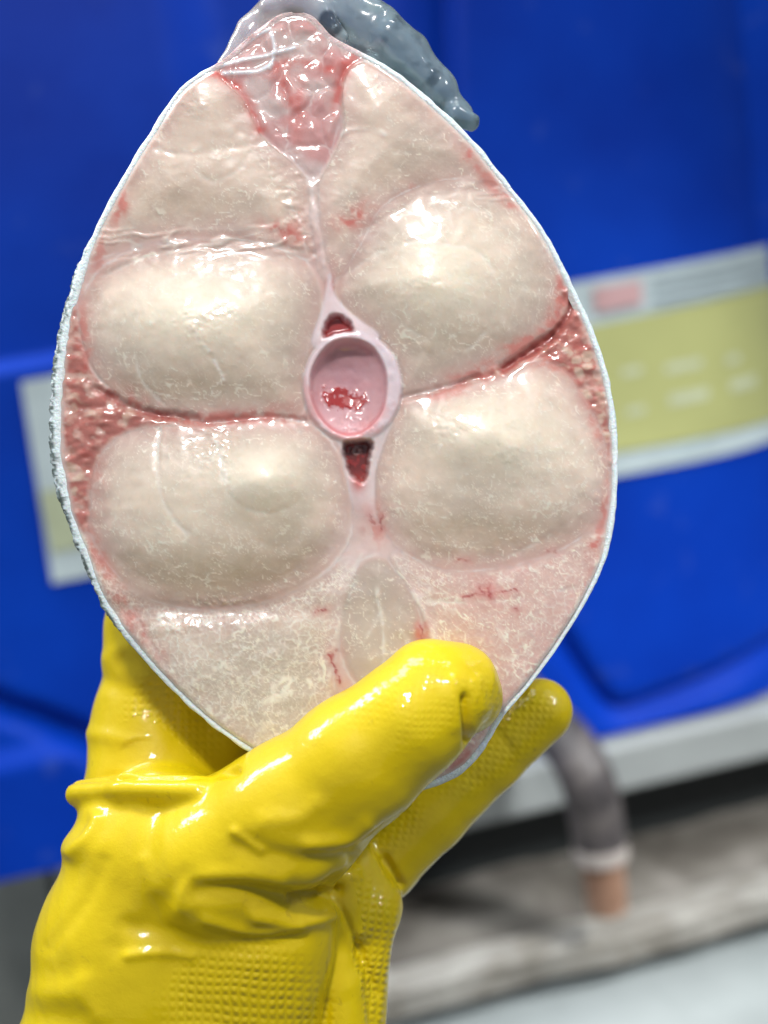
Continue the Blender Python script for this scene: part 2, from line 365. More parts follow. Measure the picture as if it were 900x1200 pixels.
for P, wd_, amp in [([(222,372),(236,398),(250,418),(264,446)],4.5,2.6),([(232,385),(250,372),(275,368)],5,1.8),([(250,512),(264,532),(268,562)],5.5,2.6),([(262,528),(290,524)],6,2),([(565,300),(574,325),(568,350)],3,1.5),
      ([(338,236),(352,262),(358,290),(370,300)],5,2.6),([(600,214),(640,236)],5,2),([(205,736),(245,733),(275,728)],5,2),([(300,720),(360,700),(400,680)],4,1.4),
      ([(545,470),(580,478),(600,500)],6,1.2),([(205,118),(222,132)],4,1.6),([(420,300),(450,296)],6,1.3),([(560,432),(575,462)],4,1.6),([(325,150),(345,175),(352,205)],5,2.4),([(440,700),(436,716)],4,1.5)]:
    d = dpoly(X, Y, catmull(P, 4))+2*np.abs(fbm(X/9, Y/9, 290, 2)); H += .32*amp*np.exp(-(d/wd_/1.3)**2)*(1.3*fbm(X/8, Y/6, 291, 2)+.35); glint_fascia = np.maximum(glint_fascia, np.exp(-(d/2.6)**2)*(amp > 2.5)*sm(-.4, .1, fbm(X/7, Y/7, 293, 2)))
spark = np.clip(gau(235,385,50,38)+gau(505,335,50,36)+.8*gau(330,560,30,26)+gau(545,505,60,34,.3)+.8*gau(230,120,26,20)+.6*gau(610,540,30,40)+.7*gau(270,515,26,18)+.5*gau(560,360,20,40)+.6*gau(300,770,90,40,-.3), 0, 1)
H += spark*(.38*fbm(X/5.5, Y/4.2, 155, 2)+.5*fbm(X/12, Y/9, 157, 2))*sm(-.25, .3, fbm(X/15, Y/12, 158, 2))*sm(6, 16, lobe_in)

# ---- pigment, with some light and shade painted in
C = np.zeros(X.shape+(3,)); C[:] = (.70, .50, .455)                                     # connective tissue between blocks
inl = sm(-1, 6, lobe_in)
pale = np.array((.745, .60, .505)); grey = np.array((.57, .46, .39))
C = mixc(C, pale, inl)
C = mixc(C, grey, .85*inl*sm(-.25, .45, fbm(X/70, Y/60, 210, 3)))
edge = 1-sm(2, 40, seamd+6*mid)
C = mixc(C, (.60, .41, .37), inl*edge*.75); C = mixc(C, (.62, .30, .27), inl*(1-sm(0, 9, seamd))*.4*sm(-.3, .4, fbm(X/30, Y/30, 213, 2))*(1-mb))  # pink edges, with the blocks' radial shading painted in too
C = mixc(C, (.70, .45, .41), .8*sm(560, 720, Y)*sm(430, 560, X)*(1-.6*sm(0, 20, Dl['lower_right'])))
C = mixc(C, (.62, .55, .47), .5*sm(700, 800, Y)*(1-sm(350, 420, X)))
big4 = np.maximum(np.maximum(Dl['upper_left'], Dl['upper_right']), np.maximum(Dl['lower_left'], Dl['lower_right']))
C = mixc(C, (.50, .385, .285), .95*(gau(240,665,110,32)+.8*gau(225,452,110,20)+.7*gau(570,625,90,22)+.5*gau(545,400,80,16)+.5*gau(205,235,90,26)+.4*gau(470,200,60,26)))  # undersides of the blocks shaded brown in the colour
C = mixc(C, (.88, .80, .65), .8*(.25*sm(18, 70, big4)+.75*np.clip(gau(235,372,95,48)+gau(512,330,75,55)+gau(310,560,62,48)+gau(575,510,85,50,.3)+.5*gau(200,600,60,50), 0, 1)*sm(4, 24, big4)))  # bright glow of the block centres put into the colour
C = mixc(C, (.80, .72, .62), .16*sm(.62, .98, fib)*inl*(1-mb)*sm(-.5, .3, mid+.3))
C = mixc(C, (.80, .73, .64), .08*sm(.72, 1, curl)*inl)
C = mixc(C, (.82, .77, .69), mb*(.75*marb*sm(-.5, .2, mid)+.30*marb2)*(1-.45*sm(430, 520, X)))
C = mixc(C, (.52, .45, .36), .15*sm(.1, .6, -fib)*inl*(1-mb))
C = mixc(C, (.55, .48, .42), .6*sm(0, 10, Dl['ventral_core']))
# gristle around the lower midline
gr = gau(430,640,40,45)+gau(405,720,22,60,.15)*.8+gau(498,720,12,50,-.35)*.8
C = mixc(C, (.74, .60, .57), .8*np.clip(gr, 0, 1)*(1-sm(0, 8, Dl['ventral_core'])))
C = mixc(C, (.84, .80, .74), white*.65)
C = mixc(C, (.90, .85, .74), thread*(.82+.1*mb)); C = mixc(C, (.90, .86, .80), .7*glint_fascia); C = mixc(C, (.86, .80, .72), .45*np.clip(ruck, 0, 1)*sm(.4, .9, rk))
C = mixc(C, (.86, .78, .74), .55*np.exp(-(np.abs(seamd+1.5*fine)/1.8)**2)*sm(-.35, .3, fbm(X/24, Y/24, 270, 2))*sm(-8, 0, lobe_in))
# blood and bruises
def blood(m, c=(.55, .16, .13), k=1): 
    global C; C = mixc(C, c, m*k)
bn = sm(-.35, .35, fbm(X/9, Y/9, 220, 3))
for u, v, a_, b_, an, k in [(332,272,22,8,.5,.9),(410,258,17,9,-.45,.9),(388,328,7,18,0,.6),(550,185,16,9,.8,.85),(575,215,22,7,.9,.6),(598,238,10,6,.9,.7),
      (142,243,8,18,.35,.8),(118,298,7,20,.3,.55),(97,405,9,45,-.05,.7),(135,470,50,16,.35,.6),(262,490,30,9,0,.55),(330,478,20,10,0,.3),(438,612,14,24,-.2,.55),
      (494,738,7,12,.2,.9),(655,355,9,38,.25,.8),(615,402,45,8,-.5,.75),(555,438,28,9,-.2,.6),(640,425,34,9,.3,.6),(690,440,16,30,-.4,.5),(520,462,30,6,-.2,.6),(300,490,50,5,0,.6),(345,270,12,14,.3,.5),(425,250,10,16,.3,.4),(662,330,7,25,.1,.6),(700,500,8,40,-.35,.5),(697,640,7,22,.3,.85),(710,590,5,25,.15,.7),
      (135,690,9,40,-.5,.5),(110,640,7,34,-.5,.55),(160,735,9,22,-.5,.65),(185,760,9,14,-.5,.5),(108,560,16,50,0,.35),(200,800,5,12,-.5,.35),(482,218,4,3,0,.8),(545,892,20,10,-.7,.7)]:
    blood(np.clip(gau(u, v, a_*1.1, b_*1.1, an)*(.35+1.0*bn), 0, 1), (.62, .19, .16), k)
for P, wd, k in [([(545,698),(573,694),(606,692)],1.7,1),([(573,680),(572,697)],1.7,1),([(564,690),(575,698)],4,1),([(534,657),(550,656)],1.6,.8),([(386,765),(390,780),(397,803)],1.7,1),
      ([(388,768),(398,762)],3,.6),([(370,715),(380,714)],2.2,1),([(602,714),(605,716)],1.7,1),([(492,735),(496,748)],2,1),([(430,600),(440,612)],1.8,.7),([(446,606),(448,622)],1.6,.7),([(640,645),(655,648)],1.8,.6)]:
    d = dpoly(X+5*fbm(X/9, Y/9, 226, 3), Y+5*fbm(X/9, Y/9, 236, 3), np.array(P, float)); blood(np.exp(-((d+1.6*fine+.8*mid)/(wd*.75))**2)*sm(-.6, -.1, fbm(X/5, Y/5, 225, 2)), (.34, .025, .03), k); blood(np.exp(-(d/(wd*3.2))**2), (.62, .26, .24), k*.45)
rc = mixc(np.zeros(X.shape+(3,))+np.array((.50, .19, .16)), (.66, .42, .36), sm(-.1, .5, fbm(X/13, Y/11, 230, 3)))
rc = mixc(rc, (.70, .56, .44), .7*sm(.3, .55, .8-g1)*sm(.0, .5, fbm(X/30, Y/30, 233, 2)+.2))
rc = mixc(rc, (.50, .14, .12), .7*sm(.1, .55, fbm(X/17, Y/14, 231, 3)))
C = C*(1-redm[..., None])+rc*redm[..., None]
C = mixc(C, (.34, .06, .055), .95*deepm*(.5+.5*bn)); C = mixc(C, (.60, .20, .17), .6*np.exp(-(dsm/9)**2)*bn*sm(-.3, .25, fbm(X/34, Y/20, 281, 2)))
# jelly
jc = mixc(np.zeros(X.shape+(3,))+np.array((.62, .34, .33)), (.64, .50, .48), sm(-.3, .5, fbm(X/25, Y/25, 240, 2)))
jc = mixc(jc, (.78, .66, .63), .5*(1-sm(.0, .13, q2-q1))*sm(-.4,.3,fbm(X/20,Y/20,196,2)))
C = C*(1-jm[..., None])+jc*jm[..., None]
for P, wd, k in [([(252,86),(280,105),(296,130),(305,152)],6,.95),([(322,78),(345,72),(372,76)],6,.6),([(385,80),(402,78),(398,100),(392,130)],6,.8),([(415,66),(404,84)],7,.7),([(330,86),(338,118)],7,.7),([(352,95),(350,130)],6,.45),([(345,140),(352,170)],6,.4)]:
    d = dpoly(X, Y, catmull(P, 4))+2*np.abs(mid); blood(np.exp(-(d/wd/1.25)**2)*(.6+.5*bn), (.62, .14, .12), k)
for P, wd in [([(246,80),(280,72),(310,66),(345,56)],2.2),([(262,86),(300,84),(318,76)],2.6),([(268,66),(300,42),(316,34)],2),([(318,40),(322,60),(316,80)],2)]:
    d = dpoly(X, Y, catmull(P, 4)); C = mixc(C, (.80, .84, .90), .85*np.exp(-(d/wd)**2)); H += 2*np.exp(-(d/wd/1.3)**2)
C = mixc(C, (.78, .66, .64), .7*mm*(.5+.5*bn)); C = mixc(C, (.68, .40, .37), .45*np.exp(-(dM/16)**2)*sm(225, 300, Y)*sm(-.2, .4, fbm(X/16, Y/22, 283, 2)))
C = mixc(C, (.78, .64, .66), .85*nm); C = mixc(C, (.78, .66, .66), .9*hm)
C = mixc(C, (.70, .44, .42), .6*hm*sm(575, 600, Y))
C = mixc(C, (.36, .03, .03), .95*tm); C = mixc(C, (.16, .015, .015), .96*cm)
C = mixc(C, (.50, .08, .07), .8*gau(420,566,9,12)*hm)
vess = np.exp(-((np.hypot((X-418)*1.1+2.2*fine, Y-527+2*mid)-4.2)/2.2)**2)*cm*(.5+.5*bn); C = mixc(C, (.42, .30, .28), .8*vess); H += 3*vess; C = mixc(C, (.45, .05, .05), cm*.6*sm(0,.4,fbm(X/6,Y/6,245,2)))
vc = mixc(np.zeros(X.shape+(3,))+np.array((.76, .60, .63)), (.74, .46, .47), sm(-.2, .5, fbm(X/16, Y/16, 250, 3)))
vc = mixc(vc, (.80, .72, .78), .7*gau(450, 420, 26, 50)); vc = mixc(vc, (.64, .31, .33), cup*.65); vc = mixc(vc, (.60, .13, .14), .6*np.exp(-((ri-.97)/.05)**2)*sm(452, 500, Y))
vc = mixc(vc, (.52, .28, .34), .45*cup*gau(405,440,26,26))
vc = mixc(vc, (.40, .03, .03), .95*clot_r)
C = C*(1-ring[..., None])+vc*ring[..., None]
C = mixc(C, (.70, .72, .70), .5*(1-sm(5, 12, dO))*(1-jm))
C *= (1+.015*fine+.05*mid)[..., None]
C = np.clip(C, .005, .9)

# ---- split into parts along the seams
names = ['connective_tissue', 'red_muscle', 'red_muscle', 'fin_base_jelly', 'neural_arch', 'haemal_arch', 'vertebra', 'median_septum'] + ['muscle_block']*len(LOBES)
reg = np.zeros(X.shape, int)
ks = list(LOBES)
reg = np.where(HL.max(0) > .01, 8+win, 0)
reg[dRL > -1] = 1; reg[dRR > -1] = 2; reg[dJ > -1] = 3; reg[(dM < 6) & (Y > 212) & (reg != 3)] = 7
reg[dN > 0] = 4; reg[(dH > 0) & (Y < 606)] = 5; reg[ro < 1.02] = 6
keep = dO > 5
def comps(L):
    ids = np.arange(L.size).reshape(L.shape)
    while True:
        n_ = ids.copy()
        for ax_ in (0, 1):
            a_ = [slice(None)]*2; b_ = [slice(None)]*2; a_[ax_] = slice(1, None); b_[ax_] = slice(0, -1); a_ = tuple(a_); b_ = tuple(b_)
            e_ = L[a_] == L[b_]
            n_[a_] = np.where(e_, np.minimum(n_[a_], n_[b_]), n_[a_]); n_[b_] = np.where(e_, np.minimum(n_[b_], n_[a_]), n_[b_])
        n_ = n_.ravel()[n_]; n_ = n_.ravel()[n_]
        if (n_ == ids).all(): return ids
        ids = n_
for _ in range(2):
    L_ = np.where(keep, reg, -1); cp = comps(L_); sz_ = np.bincount(cp.ravel(), minlength=cp.size)[cp]
    small = (sz_ < 260) & keep
    reg = np.where(small, -1, reg)
    for _i in range(60):
        hole = reg < 0
        if not hole.any(): break
        for dx_, ax_ in ((1, 0), (-1, 0), (1, 1), (-1, 1)):
            r2_ = np.roll(reg, dx_, ax_); reg = np.where((reg < 0) & (r2_ >= 0), r2_, reg)
idx = np.arange(X.size).reshape(X.shape)
q = np.stack([idx[:-1, :-1], idx[1:, :-1], idx[1:, 1:], idx[:-1, 1:]], -1).reshape(-1, 4)
kq = keep.ravel()[q].all(1); q = q[kq]; rq = reg.ravel()[q[:, 0]]
P3 = np.stack([(X-450)*S, -(Y-600)*S, (H-8)*S], -1).reshape(-1, 3)
dHy, dHx = np.gradient(H, ST); Nn = np.stack([-dHx, dHy, np.ones_like(H)], -1); Nn /= np.linalg.norm(Nn, axis=-1, keepdims=True); Nn = Nn.reshape(-1, 3)
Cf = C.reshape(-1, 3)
steak = empty('fish_steak', HELD @ Matrix.Translation(Vector(seen(505, 925, -60)*S)))
OFF = seen(505, 925, -60)*S
tag(steak, 'thick round slice of raw pale fish with pink seams, held up in the yellow glove', 'fish steak')
mats = [M_flesh, M_red, M_red, M_jelly, M_cart, M_cart, M_cart, M_cart]+[M_flesh]*len(ks)
labs = {1: None, 3: 'pink glassy cells under the fin', 5: 'pale arch round a dark blood vessel'}
for r in range(len(names)):
    f = q[rq == r]
    if not len(f): continue
    uq, inv = np.unique(f, return_inverse=True); inv = inv.reshape(-1, 4); lab_ = np.arange(len(uq))
    while True:
        m_ = lab_[inv].min(1); new = lab_.copy()
        for c4 in range(4): np.minimum.at(new, inv[:, c4], m_)
        new = new[new]
        if (new == lab_).all(): break
        lab_ = new
    fl_ = lab_[inv[:, 0]]
    for cc in np.unique(fl_):
        if (fl_ == cc).sum() < 12: continue
        u2, i2 = np.unique(inv[fl_ == cc], return_inverse=True)
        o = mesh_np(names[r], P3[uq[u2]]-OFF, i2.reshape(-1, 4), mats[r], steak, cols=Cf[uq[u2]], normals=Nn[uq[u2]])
    if labs.get(r): o['label'] = labs[r]

# ---- skin: rim of the slice, rough dark outside
NO = 1500
O, LO = resample(OUT, NO); 
tn = np.roll(O, -1, 0)-np.roll(O, 1, 0); tn /= np.linalg.norm(tn, axis=1, keepdims=True)
nr = np.stack([tn[:, 1], -tn[:, 0]], 1)
cen = O.mean(0); nr *= np.sign(((O-cen)*nr).sum(1).mean())
ii = np.arange(NO)/NO*LO
leftm = sm(260, 330, O[:, 1])*(1-sm(700, 800, O[:, 1]))*(O[:, 0] < 400)
topm = (O[:, 1] < 150)*(1.-sm(60, 110, O[:, 1]))
wvar = 1+.35*fbm(ii/60, ii*0+3, 330, 3); jtop = (O[:, 1] < 78)*(O[:, 0] > 245)*(O[:, 0] < 425)*1.
for _ in range(20): jtop = (np.roll(jtop, 1)+jtop+np.roll(jtop, -1))/3
wth = 6.6+4.4*leftm+2*sm(250,330,O[:,1])*(O[:,0]<400)*(1-sm(620,740,O[:,1]))-1.0*topm-2.5*sm(600, 720, O[:,1])*(O[:,0] > 420)*(1-sm(850,880,O[:,1]))+5*sm(868, 892, O[:,1])*(O[:,0] > 470)
wth = wth*wvar*(1-.75*jtop)
rough = 1.5*fbm(ii/19, ii*0, 300, 3)+1.6*leftm*fbm(ii/6, ii*0+5, 301, 3)
prof = [(-1.0, -5), (-.9, -1.6), (-.6, -.6), (-.25, -.6), (.0, -1.6), (.14, -4.0), (.22, -7), (.24, -20), (.2, -45), (.1, -75), (-.05, -100), (-.3, -118)]
V = []; cols = []
for j, (a_, z) in enumerate(prof):
    off = a_*wth+(rough if j >= 5 else rough*(.35 if j >= 3 else .1))+(leftm*(fbm(ii/5, ii*0+j*1.7, 305, 2)*2.0+1.5) if j > 4 else 0)
    if j == 0: off = -np.maximum(wth, 6.5)-4
    if j == 1: off = -np.maximum(wth*.9, 6.2)
    zz = z+.6*fbm(ii/11, ii*0+j*.9, 310, 2)
    V.append(np.stack([(O[:, 0]+nr[:, 0]*off-450)*S, -(O[:, 1]+nr[:, 1]*off-600)*S, zz*S], 1))
    sp = fbm(ii/5, ii*0+j*2.1, 320, 3)
    c = np.zeros((NO, 3))+np.array((.80, .90, .93)); c = mixc(c, (.70, .76, .76), sm(-.2, .5, sp)*.3)
    if j <= 1: c = mixc(c, (.72, .62, .58), .6+0*ii)
    c = mixc(c, (.80, .60, .60), .9*jtop)
    jt_ = jtop
    dark = (1-jt_)*sm(4.4, 5.6, j+1.3*leftm+1.6*sp)*(.30+.70*leftm)
    c = mixc(c, (.10, .13, .12), dark*sm(-.35, .1, sp+.25*(j > 5)))
    cols.append(c)
V = np.concatenate(V); cols = np.concatenate(cols); k = len(prof)
F = []
a_ = np.arange(NO); b_ = (a_+1) % NO
for j in range(k-1): F.append(np.stack([j*NO+a_, (j+1)*NO+a_, (j+1)*NO+b_, j*NO+b_], 1))
mesh_np('skin', V-OFF, np.concatenate(F)[:, ::-1] if nr[0].sum() > 1e9 else np.concatenate(F), M_skin, steak, cols=cols)
# back cut
Bk = O-nr*3; ctr = np.array([[400, 500]]); rings = [Bk*(1-t)+ctr*t for t in (0, .25, .5, .75, .97)]
V = np.concatenate([np.stack([(r_[:, 0]-450)*S, -(r_[:, 1]-600)*S, np.full(NO, -116*S)], 1) for r_ in rings])
F = [np.stack([j*NO+a_, j*NO+b_, (j+1)*NO+b_, (j+1)*NO+a_], 1) for j in range(4)]
mesh_np('back_cut_face', V-OFF, np.concatenate(F), M_flesh, steak, cols=np.zeros((len(V), 3))+np.array((.6, .5, .44)))

# ------------------------------------------------------------------ implicit surfaces (surface nets)
def nets(Fv, org, st):
    s = Fv < 0
    nx, ny, nz = Fv.shape
    cnt = np.zeros((nx-1, ny-1, nz-1), np.uint8)
    for a in (0, 1):
        for b in (0, 1):
            for c in (0, 1): cnt += s[a:nx-1+a, b:ny-1+b, c:nz-1+c]
    act = (cnt > 0) & (cnt < 8); ci = np.argwhere(act); vid = -np.ones(act.shape, np.int32); vid[act] = np.arange(len(ci))
    acc = np.zeros((len(ci), 3), np.float32); n = np.zeros(len(ci), np.float32)
    cor = [(a, b, c) for a in (0, 1) for b in (0, 1) for c in (0, 1)]
    for p in cor:
        for ax in range(3):
            if p[ax]: continue
            q_ = list(p); q_[ax] = 1
            v0 = Fv[ci[:, 0]+p[0], ci[:, 1]+p[1], ci[:, 2]+p[2]]; v1 = Fv[ci[:, 0]+q_[0], ci[:, 1]+q_[1], ci[:, 2]+q_[2]]
            cr = (v0 < 0) != (v1 < 0); t = np.where(cr, v0/np.where(cr, v0-v1, 1), 0)
            pos = np.tile(np.array(p, np.float32), (len(ci), 1)); pos[:, ax] = t
            acc += pos*cr[:, None]; n += cr
    Vv = (ci+acc/n[:, None])*st+org
    Fs = []
    for ax in range(3):
        o1, o2 = [(1, 2), (2, 0), (0, 1)][ax]
        sl = [slice(1, -1)]*3; sl[ax] = slice(0, -1)
        a0 = s[tuple(sl)]; sl2 = list(sl); sl2[ax] = slice(1, None); a1 = s[tuple(sl2)]
        for flip, mk in ((False, a0 & ~a1), (True, ~a0 & a1)):
            e = np.argwhere(mk); off = np.ones(3, int); off[ax] = 0; e = e+off
            def g(d1, d2):
                t = e.copy(); t[:, o1] -= d1; t[:, o2] -= d2; return vid[t[:, 0], t[:, 1], t[:, 2]]
            qd = np.stack([g(1, 1), g(0, 1), g(0, 0), g(1, 0)], 1)
            if flip: qd = qd[:, ::-1]
            Fs.append(qd)
    Fs = np.concatenate(Fs); return Vv, Fs[(Fs >= 0).all(1)]
def field(prims, lo, hi, st):
    ax = [np.arange(lo[i], hi[i], st, dtype=np.float32) for i in range(3)]
    G = None; shp = tuple(len(a) for a in ax)
    Fv = np.full(shp, 1e3, np.float32)
    for a, b, ra, rb, k, sz in prims:
        a = np.array(a, np.float32); b = np.array(b, np.float32)
        m = max(ra, rb)*max(1, sz)+k*2+12
        sl = []
        for i in range(3):
            l_ = min(a[i], b[i])-m; h_ = max(a[i], b[i])+m
            sl.append(slice(max(0, int((l_-lo[i])/st)), max(0, min(shp[i], int((h_-lo[i])/st)+2))))
        sl = tuple(sl)
        x = ax[0][sl[0]][:, None, None]; y = ax[1][sl[1]][None, :, None]; z = ax[2][sl[2]][None, None, :]
        e = b-a; e2 = e.copy(); e2[2] /= sz; LL = float(e2 @ e2)+1e-6
        dx = x-a[0]; dy = y-a[1]; dz = (z-a[2])/sz
        t = np.clip((dx*e2[0]+dy*e2[1]+dz*e2[2])/LL, 0, 1)
        d = np.sqrt((dx-t*e2[0])**2+(dy-t*e2[1])**2+(dz-t*e2[2])**2)-(ra+(rb-ra)*t)
        f = Fv[sl]; h = np.maximum(k-np.abs(f-d), 0)/k
        Fv[sl] = np.minimum(f, d)-h*h*k*.25
    return Fv
def chain(pts, k=18, sz=1.0, k0=None):
    out = []
    for i, (p, q_) in enumerate(zip(pts[:-1], pts[1:])):
        a = seen(*p[:3]); b = seen(*q_[:3]); ra = p[3]*(D-p[2])/D; rb = q_[3]*(D-q_[2])/D
        out.append((a, b, ra, rb, (k0 if (k0 and i == 0) else k), sz))
    return out
def vnormals(V, F):
    n = np.cross(V[F[:, 2]]-V[F[:, 0]], V[F[:, 3]]-V[F[:, 1]]); N_ = np.zeros_like(V)
    for i in range(4):
        for c in range(3): N_[:, c] += np.bincount(F[:, i], n[:, c], len(V))
    return N_/(np.linalg.norm(N_, axis=1, keepdims=True)+1e-9)
def relax(V, F, n=2, lam=.5):
    e = np.concatenate([F[:, [0, 1]], F[:, [1, 2]], F[:, [2, 3]], F[:, [3, 0]]])
    e = np.concatenate([e, e[:, ::-1]])
    deg = np.bincount(e[:, 0], minlength=len(V))[:, None]+1e-9
    for _ in range(n):
        A = np.stack([np.bincount(e[:, 0], V[e[:, 1], c], len(V)) for c in range(3)], 1)/deg
        V = V*(1-lam)+A*lam
    return V

# ---- grey gristly flap of skin folded behind the top of the slice
fl = chain([(262,78,-32,10),(296,36,-34,17),(335,4,-44,28),(395,12,-52,32),(440,34,-52,30),(478,66,-52,27),(512,104,-50,22),(538,132,-50,14),(553,146,-48,7)], 8, .9)
fl += chain([(380,28,-20,13),(402,44,-14,9)], 6)+chain([(455,40,-35,20),(500,88,-32,14)], 8)+chain([(535,132,-40,12),(556,140,-40,5)], 5)
fl += chain([(318,16,-22,18),(345,8,-18,20),(372,16,-20,18)], 12)
Fv = field(fl, (-260, 430, -120), (150, 700, 30), 2.5); V, F = nets(Fv, np.array([-260, 430, -120]), 2.5); V = relax(V, F, 2)
Nv = vnormals(V, F)
V = V+Nv*(4.0*fbm(V[:, 0]/34, V[:, 1]/34+V[:, 2]/34, 400, 2)+.2*fbm(V[:, 0]/7, V[:, 1]/7+V[:, 2]/8, 404, 2))[:, None]
m, nt, N, L, b = material('glassy grey skin'); M_flap = m
a = N.new('ShaderNodeAttribute'); a.attribute_name = 'pigment'; L.new(a.outputs['Color'], b.inputs['Base Color'])
b.inputs['Transmission Weight'].default_value = .5; b.inputs['IOR'].default_value = 1.36; b.inputs['Roughness'].default_value = .22
b.inputs['Subsurface Weight'].default_value = .5; b.inputs['Subsurface Scale'].default_value = .003; b.inputs['Subsurface Radius'].default_value = (.5, .8, 1)
b.inputs['Coat Weight'].default_value = 1; b.inputs['Coat Roughness'].default_value = .06
n1 = noise(nt, 700, 4); B = bump(nt, n1.outputs[0], .12, .0005); L.new(B.outputs[0], b.inputs['Normal'])
uu = V[:, 0]+450
c = np.zeros((len(V), 3))+np.array((.50, .60, .64)); c = mixc(c, (.74, .64, .64), .85*(1-sm(340, 400, uu))*(V[:, 2] > -34)); c = mixc(c, (.30, .40, .45), sm(380, 470, uu)); c = mixc(c, (.10, .15, .18), .7*sm(.0, .5, fbm(V[:, 0]/14, V[:, 1]/14, 410, 3))*sm(370, 480, uu))
c = mixc(c, (.10, .13, .16), sm(-.1, .2, 1-np.hypot(uu-388, 600-V[:, 1]-25)/16)*(V[:, 2] > -40))
mesh_np('fin_skin_flap', V*S-OFF, F, M_flap, steak, cols=c)

# ------------------------------------------------------------------ rubber glove
g = []
g += chain([(188,1010,-70,112),(168,1120,-70,118),(150,1260,-70,128),(140,1400,-70,132)], 40, .95)
g += chain([(300,1000,-20,98),(296,1100,-30,90),(262,1260,-40,108),(250,1400,-50,112)], 30, .9)
g += chain([(262,1010,-5,92),(340,958,22,86),(420,890,44,74),(480,843,52,66),(512,815,50,62)], 22)          # thumb
g += chain([(505,806,46,58),(534,806,34,52),(546,818,22,43)], 7)                                             # its bent tip
g += chain([(185,950,-150,88),(184,870,-180,80),(193,800,-188,72),(198,738,-192,73),(250,670,-194,54),(330,640,-186,46),(430,585,-180,40)], 9, 1, 9)   # index finger behind
g += chain([(150,905,-140,46),(200,925,-135,60)], 8)
g += chain([(210,960,-150,70),(260,850,-196,56),(380,750,-192,48),(520,660,-186,42)], 16)                     # middle finger
g += chain([(260,1000,-140,70),(330,930,-186,54),(440,830,-190,46),(565,735,-184,40)], 12)                    # ring finger
g += chain([(360,1050,-130,62),(440,1006,-165,52),(500,950,-172,48),(570,888,-172,42),(634,832,-168,37)], 8)  # little finger
g += chain([(404,1020,-110,46),(424,1062,-105,46),(420,1120,-100,36),(400,1260,-100,50),(390,1400,-100,55)], 7)
g += chain([(380,1075,-60,26),(398,1150,-55,28),(404,1260,-55,34),(396,1400,-60,40)], 5)
g += chain([(392,1030,-62,32),(404,1075,-66,32)], 12)
g += chain([(96,930,-70,16),(150,925,-15,18),(235,928,22,18)], 10)                                             # roll of rubber above the cuff fold
lo, hi = (-470, -960, -300), (270, 60, 140)
STG = 3.4
Fv = field(g, lo, hi, STG); V, F = nets(Fv, np.array(lo, np.float32), STG); V = relax(V, F, 3)
Nv = vnormals(V, F)
s_ = (D-V[:, 2])/D; U_ = V[:, 0]/s_+450; W_ = 600-V[:, 1]/s_; front = sm(.05, .35, Nv[:, 2])
fz = front*sm(-95, -60, V[:, 2])
disp = 1.6*fbm(V[:, 0]/60, V[:, 1]/60+V[:, 2]/55, 420, 3)
def gd(P): return dpoly(U_.astype(np.float32), W_.astype(np.float32), catmull(P, 4))
for P, amp, wd in [([(86,914),(150,908),(215,909),(276,903)],-9,4.5),([(90,926),(150,924),(230,926)],4,10),
    ([(232,1042),(280,1046),(330,1056),(365,1056),(396,1040)],-9,14),([(214,1062),(217,1044),(238,1030),(290,1026),(330,1030)],5,11),([(345,1060),(372,1058),(398,1044)],-12,5),
    ([(300,1073),(350,1080),(388,1072)],8,10),([(150,1084),(200,1094),(240,1108),(300,1108),(350,1098)],-4,11),([(240,1078),(300,1092),(350,1086)],4,7),
    ([(285,990),(320,1002),(370,1012),(410,1008)],-6,13),([(275,975),(285,985),(305,998)],4,6),([(310,962),(350,958),(370,945)],3,12),([(360,990),(405,985),(430,968)],5,9),
    ([(545,818),(547,840),(550,870)],-11,5),([(530,800),(534,850)],3,10),([(560,800),(566,830)],3,9),([(470,960),(430,985),(415,1005)],-4,8),
    ([(112,960),(100,985),(84,1000)],5,8),([(140,1110),(190,1060),(215,1030)],-2.5,14),([(60,1110),(100,1060),(120,1010)],-2.5,10),([(150,1120),(190,1116),(225,1120)],3.5,6),
    ([(395,1055),(420,1110),(442,1165)],-5,4),([(170,1010),(180,1040)],2.5,10),([(95,1150),(110,1190)],3,12)]:
    disp += amp*np.exp(-(gd(P)/wd)**2)*(fz if P[0][0] > 90 or 1 else 1)
bk = sm(.0, .3, Nv[:, 2])*(V[:, 2] < -90)
for P, amp, wd in [([(122,800),(160,815),(210,860)],-4,12),([(128,770),(150,760),(175,790)],3,10),([(104,860),(140,866),(180,880)],3,9),([(392,1052),(418,1105),(440,1165)],-7,4),
    ([(452,1005),(470,1036)],-7,4),([(430,985),(450,1008),(458,1060)],-4,5),([(585,860),(600,880)],-1.5,5)]:
    disp += amp*np.exp(-(gd(P)/wd)**2)*bk
V = V+Nv*disp[:, None]
# left edge ruffles
ed = np.exp(-((U_-80)/45)**2)*sm(760, 800, W_)
V[:, 0] -= (3.5*np.sin(W_/13.+1.5*np.sin(W_/31.))*ed)
